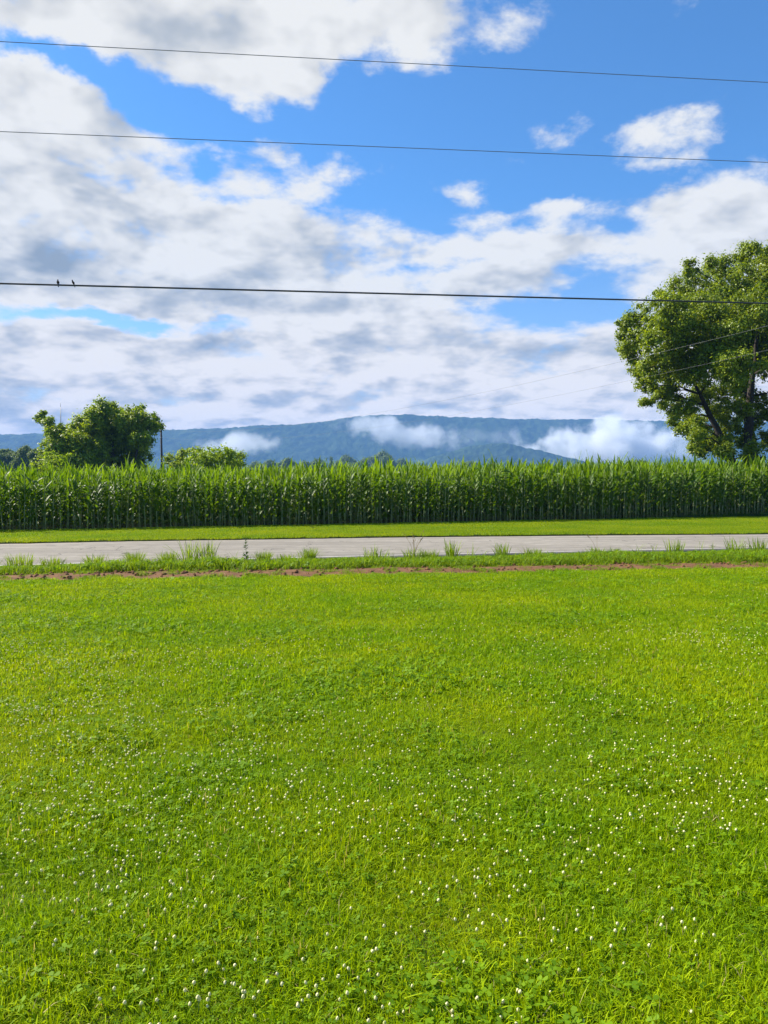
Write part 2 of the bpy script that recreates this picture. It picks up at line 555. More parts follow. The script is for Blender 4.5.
strip('road', ROAD_NEAR, ROAD_FAR, 0, M['road'], 0.06, 'pale grey country road crossing behind the lawn', 9,
      lambda x, y, t: 0.03 + 0.05 * (1 - (2 * t - 1) ** 2) + 0 * x)
# worn white line along the near edge of the road
A, B = resample(ROAD_NEAR, 500), resample(ROAD_FAR, 500)
w0, w1 = 0.044, 0.064
LA = [Vector(a * (1 - w0) + b * w0) for a, b in zip(A, B)]
LB = [Vector(a * (1 - w1) + b * w1) for a, b in zip(A, B)]
strip('edge_marking', LA, LB, 0, M['line_paint'], 0, 'worn white edge line along the near side of the road', 2,
      lambda x, y, t: 0.03 + 0.05 * (1 - (2 * (w0 + (w1 - w0) * t) - 1) ** 2) + 0.005 + 0 * x)
# low turf bank between road and corn
vf = [Vector(p) + Vector((0, .02 + .22 * (fb(p[0], 1.0, .7, 4, 77) - .5), 0)) for p in resample(ROAD_FAR, 1500)]
cl = [CORN_A - CORN_DIR * 150 + CORN_NRM * 0.1, CORN_B + CORN_DIR * 150 + CORN_NRM * 0.1]
strip('verge_bank', vf, cl, 0.06, M['soil'], 0.09, 'low turf bank between the road and the corn', 6, None, 1500)
# bare reddish strip between lawn and roadside weeds
dn, df = [], []
for p in resample(DIRT_MID, 900):
    wn = 0.66 + 0.30 * (fb(p[0], 3.0, 0.9, 3, 4) - 0.5) * 2
    wf = 0.62 + 0.4 * (fb(p[0], 9.0, 0.8, 3, 9) - 0.5) * 2
    dn.append(Vector(p) + Vector((0, -wn, 0))); df.append(Vector(p) + Vector((0, wf, 0)))
strip('dirt_strip', dn, df, 0, M['dirt'], 0.0, 'strip of bare reddish dirt between the lawn and the roadside weeds', 14,
      lambda x, y, t: 0.006 + 0.05 * np.sin(np.pi * t) * fb(x, y, 2.0, 4, 3) + 0.03 * np.sin(np.pi * t) * fb(x, y, 14, 2, 5), 1400)

# clods on the dirt
mb = MB()
for k in range(1500):
    x = random.uniform(-11, 14)
    y = y_on(DIRT_MID, x) + random.gauss(0.1, 0.32)
    r = random.uniform(0.008, 0.05) * random.random() ** .5
    th = np.linspace(0, 2 * np.pi, 6)[:-1] + random.random()
    ring = np.stack([np.cos(th) * r * rng.uniform(.7, 1.3, 5), np.sin(th) * r * rng.uniform(.7, 1.3, 5), np.full(5, r * .25)], 1)
    Vv = np.concatenate([ring * [1, 1, 0] + [0, 0, -.01], ring * 1.05, [[0, 0, r * random.uniform(.6, 1.1)]]]) + [x, y, 0.045]
    mb.add(Vv, [(i, (i + 1) % 5, 5 + (i + 1) % 5, 5 + i) for i in range(5)], [(5 + i, 5 + (i + 1) % 5, 10) for i in range(5)])
tag(link('dirt_clods', mb.mesh('dirt_clods', [M['dirt']])), 'small clods and crumbs of reddish dirt', 'dirt', None, 'stuff')


# ------------------------------------------------------------------ instancer for uncountable stuff
def instancer(name, pts, rz, sc, ix, sources, tilt=None):
    pts = np.asarray(pts, np.float32)
    me = bpy.data.meshes.new(name)
    me.vertices.add(len(pts))
    me.vertices.foreach_set('co', pts.ravel())
    for nm, typ, arr in (('rz', 'FLOAT', rz), ('sc', 'FLOAT', sc), ('ix', 'INT', ix)):
        at_ = me.attributes.new(nm, typ, 'POINT')
        at_.data.foreach_set('value', np.asarray(arr, np.int32 if typ == 'INT' else np.float32))
    me.update()
    o = link(name, me)
    src = bpy.data.collections.new(name + '_sources')
    for s in sources: src.objects.link(s)
    ng = bpy.data.node_groups.new(name + '_scatter', 'GeometryNodeTree')
    ng.interface.new_socket('Geometry', in_out='INPUT', socket_type='NodeSocketGeometry')
    ng.interface.new_socket('Geometry', in_out='OUTPUT', socket_type='NodeSocketGeometry')
    gi = ng.nodes.new('NodeGroupInput'); go = ng.nodes.new('NodeGroupOutput')
    ins = ng.nodes.new('GeometryNodeInstanceOnPoints')
    ci = ng.nodes.new('GeometryNodeCollectionInfo')
    ci.inputs['Collection'].default_value = src
    ci.inputs['Separate Children'].default_value = True
    ci.inputs['Reset Children'].default_value = True
    ins.inputs['Pick Instance'].default_value = True

    def attr(nm, typ):
        a = ng.nodes.new('GeometryNodeInputNamedAttribute'); a.data_type = typ
        a.inputs['Name'].default_value = nm
        return a.outputs['Attribute']
    cx = ng.nodes.new('ShaderNodeCombineXYZ')
    ng.links.new(attr('rz', 'FLOAT'), cx.inputs[2])
    ng.links.new(gi.outputs[0], ins.inputs['Points'])
    ng.links.new(ci.outputs[0], ins.inputs['Instance'])
    ng.links.new(attr('ix', 'INT'), ins.inputs['Instance Index'])
    ng.links.new(cx.outputs[0], ins.inputs['Rotation'])
    ng.links.new(attr('sc', 'FLOAT'), ins.inputs['Scale'])
    ng.links.new(ins.outputs[0], go.inputs[0])
    md = o.modifiers.new('scatter', 'NODES'); md.node_group = ng
    return o


_srcn = [0]
def source(name, me):
    _srcn[0] += 1
    return bpy.data.objects.new('%s_%02d' % (name, _srcn[0]), me)


def blades(N, Rad, hmin, hmax, width, lean=0.8, seed=1):
    g = np.random.default_rng(seed)
    r = Rad * np.sqrt(g.random(N)); a = g.random(N) * 2 * np.pi
    b = np.stack([r * np.cos(a), r * np.sin(a), np.zeros(N)], 1)
    h = g.uniform(hmin, hmax, N); az = g.random(N) * 2 * np.pi
    ln = np.abs(g.normal(0, lean, N)).clip(0, 2.0)
    d = np.stack([np.cos(az), np.sin(az), np.zeros(N)], 1)
    wa = az + np.pi / 2 + g.normal(0, 0.5, N)
    wd = np.stack([np.cos(wa), np.sin(wa), np.zeros(N)], 1)
    w = width * g.uniform(0.6, 1.3, N)
    vs = []
    for t, k in ((0, .8), (.42, 1.0), (.78, .65)):
        c = b + d * (ln * h * t ** 1.8)[:, None] + np.array([0, 0, 1]) * (h * (t - 0.28 * ln * t * t))[:, None]
        vs += [c - wd * (w * k / 2)[:, None], c + wd * (w * k / 2)[:, None]]
    vs.append(b + d * (ln * h)[:, None] + np.array([0, 0, 1]) * (h * (1 - 0.36 * ln).clip(.25, 1))[:, None])
    V = np.stack(vs, 1).reshape(-1, 3)
    o = np.arange(N)[:, None] * 7
    Q = np.concatenate([o + [0, 1, 3, 2], o + [2, 3, 5, 4]])
    T = o + [4, 5, 6]
    return V, Q, T


def clover_leaves(N, Rad, hmin, hmax, size, seed):
    g = np.random.default_rng(seed)
    Vs, Ts, n0 = [], [], 0
    for i in range(N):
        r = Rad * math.sqrt(g.random()); a = g.random() * 6.283
        c = np.array([r * math.cos(a), r * math.sin(a), g.uniform(hmin, hmax)])
        tx, ty = g.normal(0, .3, 2)
        s = size * g.uniform(.7, 1.2); a0 = g.random() * 6.283
        for k in range(3):
            aa = a0 + k * 2.094
            pts = [(0, 0), (.55, -.38), (.95, -.25), (1.0, .25), (.6, .38)]
            P = np.array([[x * math.cos(aa) - y * math.sin(aa), x * math.sin(aa) + y * math.cos(aa), 0] for x, y in pts]) * s
            P[:, 2] = P[:, 0] * tx + P[:, 1] * ty
            Vs.append(P + c)
            Ts += [(n0, n0 + 1, n0 + 2), (n0, n0 + 2, n0 + 3), (n0, n0 + 3, n0 + 4)]
            n0 += 5
    return np.concatenate(Vs), np.array(Ts)


def patch(name, N, Rad, hmin, hmax, width, seed, mat='grass', clover=0, csize=.012, lean=1.0):
    mb = MB()
    V, Q, T = blades(N, Rad, hmin, hmax, width, lean, seed)
    mb.add(V, Q, T)
    nb = len(Q) + 0
    me_mats = [M[mat]]
    if clover:
        V2, T2 = clover_leaves(clover, Rad, hmin * .7, hmax * .75, csize, seed + 99)
        mb.add(V2, None, T2)
        me_mats.append(M['clover_leaf'])
    me = mb.mesh(name, me_mats)
    if clover:
        mi = np.zeros(len(me.polygons), np.int32)
        mi[len(Q) + len(T):] = 1
        me.polygons.foreach_set('material_index', mi)
    return source(name, me)


def lawn_far(x):
    return y_on(DIRT_MID, x) - 0.82


# lawn: dense fine clumps near by, coarser ones farther off
near_src = [patch('near_grass', 560, .15, .018, .052, .0028, s, 'grass', c, .0125) for s, c in ((1, 0), (2, 8), (3, 14), (4, 45), (5, 70))]
far_src = [patch('far_grass', 580, .27, .022, .054, .0048, s, 'grass', c, .018) for s, c in ((11, 0), (12, 10), (13, 18), (14, 60), (15, 90))]


def lawn(name, ymin, ymax, per_m2, src, seed, half, label):
    g = np.random.default_rng(seed)
    W = half(ymax)
    st = per_m2 ** -.5                                  # jittered grid: even cover, no bald spots
    X, Y = np.meshgrid(np.arange(-W, W, st), np.arange(ymin, ymax, st))
    x = X.ravel() + g.uniform(-.6, .6, X.size) * st; y = Y.ravel() + g.uniform(-.6, .6, X.size) * st
    ok = (np.abs(x) < half(y)) & (y < lawn_far(x) + 0.25 * (vnoise(x, y, 1.5, 8) - .3))
    x, y = x[ok], y[ok]
    clov = fb(x, y, .9, 3, 21)
    clov = np.clip((clov - .45) * 5, 0, 1)
    hgt = fb(x, y * 1.6, 1.3, 3, 31)
    hg2 = fb(x, y, 4.5, 2, 61)
    sc = 0.66 + 0.45 * np.clip((hgt - .3) * 2.2, 0, 1) + 0.85 * np.clip((hg2 - .38) * 2.6, 0, 1) + g.normal(0, .08, len(x))
    ix = np.where(g.random(len(x)) < clov * .42, g.integers(3, 5, len(x)), g.integers(0, 3, len(x)))
    o = instancer(name, np.stack([x, y, np.full(len(x), 0.002)], 1), g.random(len(x)) * 6.283, sc, ix, src)
    return tag(o, label, 'grass', None, 'stuff')


lawn('lawn_grass', 1.2, 5.2, 75, near_src, 1, lambda y: .62 * y + 1.2, 'short bright green lawn grass mixed with clover, closest to the camera')
lawn('lawn_grass', 5.2, 15.2, 30, far_src, 2, lambda y: .60 * y + 2.0, 'short yellow-green lawn grass reaching to the bare dirt strip')

# verge beyond the road
vsrc = [patch('verge_grass', 330, .32, .03, .075, .009, s, 'verge') for s in (31, 32, 33)]
g = np.random.default_rng(5)
n = 9000
x = g.uniform(-24, 30, n); y = g.uniform(15, 44, n)
yc = CORN_A.y + (x - CORN_A.x) * CORN_DIR.y / CORN_DIR.x
yr = np.array([y_on(ROAD_FAR, v) for v in x])
u = g.random(n)
y = yr + .16 + (yc - .1 - yr - .16) * u + .22 * (fb(x, 1.0 + 0 * x, .7, 4, 77) - .5) * (1 - u)
ok = g.random(n) < np.clip((yc - yr) / 13, 0, 1)
x, y = x[ok], y[ok]
tag(instancer('verge_grass', np.stack([x, y, np.full(len(x), .062)], 1), g.random(len(x)) * 6.283, .75 + .6 * fb(x, y, .8, 3, 40), g.integers(0, 3, len(x)), vsrc),
    'mown yellow-green grass between the road and the corn', 'grass', None, 'stuff')

# weeds beside the road
wsrc = [patch('weeds', 130, .26, .07, .17, .010, s, 'weed', 12, .03, .8) for s in (41, 42, 43, 44)]
n = 1500
x = g.uniform(-13, 17, n)
yd = np.array([y_on(DIRT_MID, v) for v in x]) + .55 + .5 * (fb(x, 9 + 0 * x, .8, 3, 9) - .5)
yn = np.array([y_on(ROAD_NEAR, v) for v in x]) + .05
u = g.random(n)
y = yd + (yn - yd) * u
sc = (.65 + 1.3 * fb(x, y, .7, 3, 51)) * np.clip(1.3 - 1.15 * u, .16, 1)
tag(instancer('roadside_weeds', np.stack([x, y, np.full(n, .004)], 1), g.random(n) * 6.283, sc, g.integers(0, 4, n), wsrc),
    'ragged green weeds and grass along the near edge of the road', 'weeds', None, 'stuff')
# thin tall blades standing here and there above the weeds
tsrc = [patch('tall_blades', 9, .12, .22, .46, .009, s, 'weed', 0, .03, .6) for s in (45, 46)] + [patch('dry_blades', 5, .10, .18, .40, .006, 47, 'straw', 0, .03, .6)]
n = 85
x = g.uniform(-12, 16, n)
yd = np.array([y_on(DIRT_MID, v) for v in x]) + .7; yn = np.array([y_on(ROAD_NEAR, v) for v in x]) - .1
y = yd + (yn - yd) * g.random(n) ** .7
tag(instancer('tall_grass', np.stack([x, y, np.full(n, .004)], 1), g.random(n) * 6.283, g.uniform(.5, 1.15, n), g.integers(0, 3, n), tsrc),
    'thin wispy blades standing above the weeds at the road edge', 'grass', None, 'stuff')
# sparse sprigs growing in the dirt
n = 330
x = g.uniform(-12, 15, n); y = np.array([y_on(DIRT_MID, v) for v in x]) + g.normal(0, .4, n)
tag(instancer('dirt_sprigs', np.stack([x, y, np.full(n, .02)], 1), g.random(n) * 6.283, g.uniform(.25, .6, n), g.integers(0, 4, n), wsrc),
    'sparse green sprigs scattered over the bare dirt', 'weeds', None, 'stuff')


# ------------------------------------------------------------------ tufts and weeds that stand out of the verge
def tuft_mesh(name, N, Rad, hmin, hmax, width, lean, mat, seed):
    mb = MB()
    V, Q, T = blades(N, Rad, hmin, hmax, width, lean, seed)
    # blades fan outwards from the middle
    V = V.reshape(-1, 7, 3)
    base = (V[:, 0] + V[:, 1]) / 2
    out = base / (np.linalg.norm(base, axis=1)[:, None] + 1e-6)
    for k, t in ((2, .42), (3, .42), (4, .78), (5, .78), (6, 1.0)):
        V[:, k, :] += out * (np.linalg.norm(base, axis=1) / Rad * lean * .45 * hmax * t ** 1.6)[:, None]
    mb.add(V.reshape(-1, 3), Q, T)
    return mb.mesh(name, [M[mat]])


def stems_mesh(name, N, h, spread, seed, heads=True):
    g = random.Random(seed)
    mb = MB()
    for i in range(N):
        a = g.random() * 6.283; ln = g.uniform(.1, .5) * spread
        hh = h * g.uniform(.75, 1.05)
        pts = [(math.cos(a) * ln * t * t, math.sin(a) * ln * t * t, hh * t * (1 - .08 * t)) for t in (0, .35, .7, 1)]
        mb.tube(pts, [.004, .0035, .003, .0025], 4)
        if heads:
            e = Vector(pts[-1]); d = (e - Vector(pts[-2])).normalized()
            for k in range(7):
                c = e + d * (.02 * k - .06) + Vector((g.gauss(0, .012), g.gauss(0, .012), g.gauss(0, .006)))
                mb.tube([c, c + d * .014 + Vector((0, 0, .004)), c + d * .028], [.002, .008, .001], 4)
    return mb.mesh(name, [M['straw']])


def spike_weed_mesh(name, h, seed):
    g = random.Random(seed)
    mb = MB()
    for i in range(70):
        z = h * g.uniform(.08, 1.0); a = g.random() * 6.283
        L = .13 * (1.1 - z / h * .75); up = g.uniform(.1, .7)
        d = Vector((math.cos(a), math.sin(a), up)).normalized(); s = Vector((-math.sin(a), math.cos(a), 0)) * L * .2
        b = Vector((0, 0, z))
        mb.add([tuple(b), tuple(b + d * L * .5 - s), tuple(b + d * L), tuple(b + d * L * .5 + s)], [(0, 1, 2, 3)])
    return mb.mesh(name, [M['weed_dark']])


# (pixel x, pixel y of the base, kind, height m, radius m, label)
tufts = [
    (20, 568.5, 'tuft', .30, .20, 'bushy green weed beside the cracked left end of the road edge'),
    (52, 568, 'tuft', .22, .18, 'low ragged grass tuft just right of the bushy weed at the far left'),
    (95, 567, 'tuft', .26, .16, 'small rounded grass tuft on the road edge, left of the two ball-shaped tufts'),
    (135, 567, 'ball', .30, .17, 'left one of the two ball-shaped bright grass tufts on the road edge'),
    (168, 567, 'ball', .31, .17, 'right one of the two ball-shaped bright grass tufts, next to the tall grass'),
    (190, 566, 'tall', .56, .14, 'tallest clump of upright grass on the road edge, its tips over the road'),
    (208, 565.5, 'tall', .50, .14, 'tall upright grass clump directly right of the tallest one'),
    (246, 564.5, 'spike', .44, .10, 'dark upright leafy weed standing alone on the road edge'),
    (264, 564.5, 'ball', .27, .16, 'rounded grass tuft just right of the dark leafy weed'),
    (286, 563.5, 'tuft', .20, .15, 'low grass tuft between the rounded tuft and the pale spiky tuft'),
    (309, 562.5, 'ball', .30, .14, 'pale spiky grass tuft in front of the white edge line'),
    (376, 563, 'tall', .34, .20, 'broad spreading grass clump at the middle of the road edge'),
    (414, 560.5, 'seed', .44, .18, 'grass tuft with thin brown seed stems bending over the road'),
    (430, 560.5, 'tuft', .24, .16, 'dense green tuft at the foot of the brown seed stems'),
    (452, 560, 'tall', .42, .10, 'thin upright grass blades right of the brown seed stems'),
    (502, 558.5, 'tall', .34, .12, 'sparse arching grass blades leaning right over the road edge'),
    (533, 557.5, 'tuft', .20, .16, 'low bright tuft on the road edge right of the arching blades'),
    (597, 556.5, 'seed', .36, .14, 'grass tuft with one pale thin stem above the white edge line'),
    (616, 555.5, 'tuft', .18, .12, 'small dark green tuft right of the tuft with the pale stem'),
    (674, 554.5, 'tall', .36, .17, 'pale feathery grass clump at the right part of the road edge'),
    (735, 554.5, 'tall', .42, .16, 'tall arching grass clump below the big tree, before the right frame edge'),
    (757, 554, 'tall', .38, .16, 'rightmost tall grass clump on the road edge'),
]
for i, (px, py, kind, h, r, lab) in enumerate(tufts):
    h *= 1.25; r *= 1.15
    p = ground(px, py)
    nm = 'weed' if kind == 'spike' else 'grass_tuft'
    if kind == 'tuft': me = tuft_mesh(nm, 150, r, h * .5, h, .011, .55, 'weed', 200 + i)
    elif kind == 'ball': me = tuft_mesh(nm, 260, r * .7, h * .75, h, .008, .6, 'weed', 200 + i)
    elif kind == 'tall': me = tuft_mesh(nm, 70, r, h * .45, h, .014, .32, 'weed', 200 + i)
    elif kind == 'seed': me = tuft_mesh(nm, 120, r, h * .3, h * .6, .011, .5, 'weed', 200 + i)
    else: me = spike_weed_mesh(nm, h, i)
    if kind in ('seed', 'spike'):
        e = empty(nm, p)
        link('leaves', me, e)
        if kind == 'seed':
            link('seed_stems', stems_mesh('seed_stems', 7 if i == 12 else 2, h * 1.1, .5, i), e)
        else:
            mb = MB(); mb.tube([(0, 0, 0), (0.005, 0, h * .5), (0, 0, h)], [.007, .005, .003], 5)
            link('stem', mb.mesh('stem', [M['weed_dark']]), e)
        o = e
    else:
        o = link(nm, me); o.location = p
    tag(o, lab, 'weed' if kind == 'spike' else 'grass tuft', 'tufts along the road edge')

# ------------------------------------------------------------------ clover flowers
def flower_head(seed, seg=10):
    g = random.Random(seed)
    mb = MB()
    prof = [(-.006, .003), (-.004, .0075), (.001, .0092), (.006, .0078), (.0095, .004)]
    Vv, Q = [], []
    for i, (z, r) in enumerate(prof):
        for k in range(seg):
            a = 6.283 * k / seg + i * .45
            rr = r * (g.uniform(.55, .85) if (k + i) % 2 else g.uniform(1.05, 1.35))
            Vv.append((rr * math.cos(a), rr * math.sin(a), z + g.uniform(-.0008, .0008)))
    for i in range(len(prof) - 1):
        for k in range(seg):
            Q.append((i * seg + k, i * seg + (k + 1) % seg, (i + 1) * seg + (k + 1) % seg, (i + 1) * seg + k))
    n0 = len(Vv)
    Vv += [(0, 0, -.007), (0, 0, .0105)]
    T = [(n0, (k + 1) % seg, k) for k in range(seg)] + [(n0 + 1, (len(prof) - 1) * seg + k, (len(prof) - 1) * seg + (k + 1) % seg) for k in range(seg)]
    return Vv, Q, T


heads = []
for s in range(5):
    mb = MB(); Vv, Q, T = flower_head(s)
    mb.add(np.array(Vv) + [0, 0, .07], Q, T)
    # stem: same mesh, own material
    nq = len(Q) + len(T)
    mb.tube([(0.006, 0.003, 0), (.002, .001, .035), (0, 0, .064)], .0011, 4)
    me = mb.mesh('clover_flower', [M['flower'], M['stem'], M['flower_base']])
    zc = np.zeros(len(me.polygons) * 3, np.float32); me.polygons.foreach_get('center', zc)
    zc = zc.reshape(-1, 3)
    rad = np.hypot(zc[:, 0], zc[:, 1])
    mi = np.where(zc[:, 2] < .0625, 1, np.where((zc[:, 2] < .0655), 2, 0)).astype(np.int32)
    me.polygons.foreach_set('material_index', mi)
    heads.append(me)

g = np.random.default_rng(77)
cand = []
n = 60000
y = 1.9 + 12 * g.random(n) ** 1.0
x = g.uniform(-1, 1, n) * (.56 * y + .5)
px = 384 + x / y * F
# denser on the left and in a band on the right, thinner in the middle and far off
dens = .16 + .75 * np.exp(-((px - 90) / 190) ** 2) * (y < 7.5) + .55 * np.exp(-((px - 690) / 110) ** 2) * (y > 2.5) * (y < 8) + .3 * np.exp(-((px - 420) / 130) ** 2) * (y < 4)
dens *= np.clip((fb(x, y, 1.1, 3, 21) - .36) * 4.5, .05, 1)
dens *= np.where(y > 8.5, .12, np.where(y > 5.5, .45, 1.0))
per = dens * 0.30
ok = g.random(n) < per * (y / 14 + .1) * 3.2
x, y = x[ok], y[ok]
order = np.argsort(y)
x, y = x[order], y[order]
N_IND = 300
inview = np.abs(x / y) < .53
iv = np.where(inview)[0][:N_IND]
for i in iv:
    o = link('clover_flower', heads[int(g.integers(0, 5))])
    o.location = (x[i], y[i], g.uniform(-.008, .010))
    o.rotation_euler = (g.normal(0, .2), g.normal(0, .2), g.random() * 6.283)
    k = g.uniform(.34, .58); o.scale = (k, k, k * .7 + .4)
    tag(o, 'small round white clover flower in the near part of the lawn', 'flower', 'white clover flowers in the near lawn')
mask = np.ones(len(x), bool); mask[iv] = False
x, y = x[mask], y[mask]
hs = [source('flower_source', m) for m in heads]
tag(instancer('clover_flowers', np.stack([x, y, g.uniform(.016, .036, len(x))], 1), g.random(len(x)) * 6.283, g.uniform(.36, .60, len(x)), g.integers(0, 5, len(x)), hs),
    'white clover flowers dotted over the middle and far lawn', 'flowers', None, 'stuff')
print('clover', len(iv), len(x))

# ------------------------------------------------------------------ corn
def corn_leaf(g, mb, zb, az, L, W, e0, droop, twist):
    K = 8
    p = Vector((0, 0, zb)); e = e0
    d2 = Vector((math.cos(az), math.sin(az), 0)); side0 = Vector((-math.sin(az), math.cos(az), 0))
    rows = []
    ph = g.random() * 6
    for k in range(K + 1):
        t = k / K
        w = W * min(1, .45 + t * 3) * max(0.02, 1 - t ** 2.2) * .5
        tw = twist * t * t
        nrm = d2 * -math.sin(e) + Vector((0, 0, math.cos(e)))
        side = side0 * math.cos(tw) + nrm * math.sin(tw)
        fold = nrm * (w * .35)
        wav = nrm * (math.sin(t * 11 + ph) * W * .10 * t)
        rows.append([p - side * w + fold + wav, p, p + side * w + fold - wav])
        p = p + (d2 * math.cos(e) + Vector((0, 0, math.sin(e)))) * (L / K)
        e -= droop * (0.25 + 1.5 * t) / K
    V = [tuple(v) for r in rows for v in r]
    Q = []
    for k in range(K):
        for j in range(2):
            Q.append((k * 3 + j, k * 3 + j + 1, (k + 1) * 3 + j + 1, (k + 1) * 3 + j))
    mb.add(V, Q)


def corn_meshes(seed, low=.55, nleaf=13):
    g = random.Random(seed)
    H = 2.25
    st = MB()
    bend = [g.gauss(0, .02), g.gauss(0, .02)]
    st.tube([(bend[0] * t * t, bend[1] * t * t, H * .93 * t) for t in (0, .2, .4, .6, .8, 1)], [.017, .016, .015, .013, .010, .006], 6)
    for z in (.12, .3, .5, .7, .9, 1.12):
        st.tube([(0, 0, z - .012), (0, 0, z), (0, 0, z + .012)], [.016, .020, .016], 6, False)
    lv = MB()
    az = g.random() * 6.283
    ntop = 0
    for i in range(nleaf):
        t = i / (nleaf - 1)
        z = low + (H - .2 - low) * t ** .85 + g.uniform(-.03, .03)
        a = az + (i % 2) * math.pi + g.gauss(0, .35)
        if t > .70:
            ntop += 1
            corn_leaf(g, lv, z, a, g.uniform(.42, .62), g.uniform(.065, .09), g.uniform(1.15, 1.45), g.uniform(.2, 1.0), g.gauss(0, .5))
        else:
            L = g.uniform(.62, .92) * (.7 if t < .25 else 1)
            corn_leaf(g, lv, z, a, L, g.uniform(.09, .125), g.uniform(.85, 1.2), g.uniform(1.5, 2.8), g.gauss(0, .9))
    nface = 16 * (nleaf - ntop)
    for k in range(2):   # a few withered leaves low down
        corn_leaf(g, lv, g.uniform(.15, .35), az + k * 3.1 + g.gauss(0, .4), .42, .04, .5, 2.6, 1.0)
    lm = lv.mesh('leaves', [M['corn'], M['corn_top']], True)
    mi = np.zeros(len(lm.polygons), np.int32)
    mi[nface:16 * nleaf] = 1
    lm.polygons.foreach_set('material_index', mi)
    return st.mesh('stalk', [M['corn_stalk']], True), lm


NV = 9
corn = [corn_meshes(500 + s, .28 + .05 * s, 13 + s % 3) for s in range(NV)]
corn_full = [corn_meshes(600 + s, .15, 17) for s in range(NV)]
row_len = (CORN_B - CORN_A).length


def corn_scale(u):
    return .925 + .195 * max(-.2, min(1.2, u))


lab = 'tall green corn plant with arching leaves, in the first two rows facing the road'
for rrow in range(2):
    for k in range(150):
        u = (k + .5 + random.uniform(-.3, .3)) / 150
        p = CORN_A + CORN_DIR * (u * row_len) + CORN_NRM * (.1 + rrow * .75 + random.gauss(0, .04))
        e = empty('corn_plant', (p.x, p.y, .0), random.random() * 6.283)
        s = corn_scale(u) * random.gauss(1, .08)
        e.scale = (s, s, s)
        e.rotation_euler = (random.gauss(0, .05), random.gauss(0, .05), e.rotation_euler.z)
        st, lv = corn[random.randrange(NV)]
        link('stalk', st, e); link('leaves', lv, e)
        tag(e, lab, 'corn plant', 'corn plants in the front rows')
# everything behind and to the sides of the first two rows
pts, rzs, scs, ixs = [], [], [], []
for rrow in range(22):
    for k in range(-90, 250):
        if rrow < 2 and 0 <= k < 150: continue
        u = (k + .5 + random.uniform(-.35, .35)) / 150
        p = CORN_A + CORN_DIR * (u * row_len) + CORN_NRM * (.1 + rrow * .75 + random.gauss(0, .05))
        pts.append(tuple(p)); rzs.append(random.random() * 6.283)
        scs.append(corn_scale(u) * random.gauss(1, .08)); ixs.append(random.randrange(NV))
csrc = []
for i, (st, lv) in enumerate(corn_full):
    mb = MB()
    for me in (st, lv):
        v = np.zeros(len(me.vertices) * 3, np.float32); me.vertices.foreach_get('co', v)
        q = [tuple(f.vertices) for f in me.polygons if len(f.vertices) == 4]; t = [tuple(f.vertices) for f in me.polygons if len(f.vertices) == 3]
        mb.add(v.reshape(-1, 3), q, t)
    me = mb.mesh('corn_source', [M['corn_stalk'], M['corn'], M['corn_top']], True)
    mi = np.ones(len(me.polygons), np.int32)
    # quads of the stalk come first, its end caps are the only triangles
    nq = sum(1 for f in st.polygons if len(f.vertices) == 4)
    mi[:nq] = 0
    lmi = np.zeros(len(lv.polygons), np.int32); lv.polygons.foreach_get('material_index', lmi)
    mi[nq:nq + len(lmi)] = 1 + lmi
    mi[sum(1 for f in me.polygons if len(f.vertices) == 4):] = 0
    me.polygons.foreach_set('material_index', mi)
    csrc.append(source('corn_source', me))
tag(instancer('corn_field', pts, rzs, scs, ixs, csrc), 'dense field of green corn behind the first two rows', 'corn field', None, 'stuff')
# low weeds at the foot of the corn, thicker towards the right
n = 420
u = g.random(n) ** .6
x = CORN_A.x + u * (CORN_B.x + 3 - CORN_A.x); y = CORN_A.y + (x - CORN_A.x) * CORN_DIR.y / CORN_DIR.x - .12 + g.normal(0, .14, n)
wk = [patch('corn_foot_weeds', 70, .22, .06, .22, .014, s, 'weed_dark', 8, .04, .8) for s in (61, 62, 63)]
tag(instancer('field_edge_weeds', np.stack([x, y, np.full(n, .06)], 1), g.random(n) * 6.283, g.uniform(.4, 1.1, n) * (.4 + .9 * np.exp(-((u - .86) / .12) ** 2)), g.integers(0, 3, n), wk),
    'low dark weeds at the foot of the corn', 'weeds', None, 'stuff')


# ------------------------------------------------------------------ trees
def leaf_cloud(g, centers, radii, n_per, size, up=.5, aspect=.5):
    """many single leaves gathered in sprays round the given centres"""
    C, Rr = np.asarray(centers), np.asarray(radii)
    idx = np.repeat(np.arange(len(C)), n_per)
    N = len(idx)
    d = g.normal(0, 1, (N, 3)); d /= np.linalg.norm(d, axis=1)[:, None]
    r = Rr[idx] * np.abs(g.normal(0, .68, N)).clip(0, 1.4)
    P = C[idx] + d * r[:, None] * [1, 1, .8]
    nrm = d * .8 + g.normal(0, .5, (N, 3)) + [0, 0, up]
    nrm /= np.linalg.norm(nrm, axis=1)[:, None]
    a = np.cross(nrm, g.normal(0, 1, (N, 3))); a /= np.linalg.norm(a, axis=1)[:, None]
    b = np.cross(nrm, a)
    s = size * g.uniform(.6, 1.35, N)
    L, Wd = s[:, None], (s * aspect)[:, None]
    v0 = P - a * L * .5; v2 = P + a * L * .5
    v1 = P - b * Wd * .5 + nrm * L * .08 - a * L * .05; v3 = P + b * Wd * .5 + nrm * L * .08 - a * L * .05
    V = np.stack([v0, v1, v2, v3], 1).reshape(-1, 3)
    o = np.arange(N)[:, None] * 4
    return V, np.concatenate([o + [0, 1, 2], o + [0, 2, 3]])


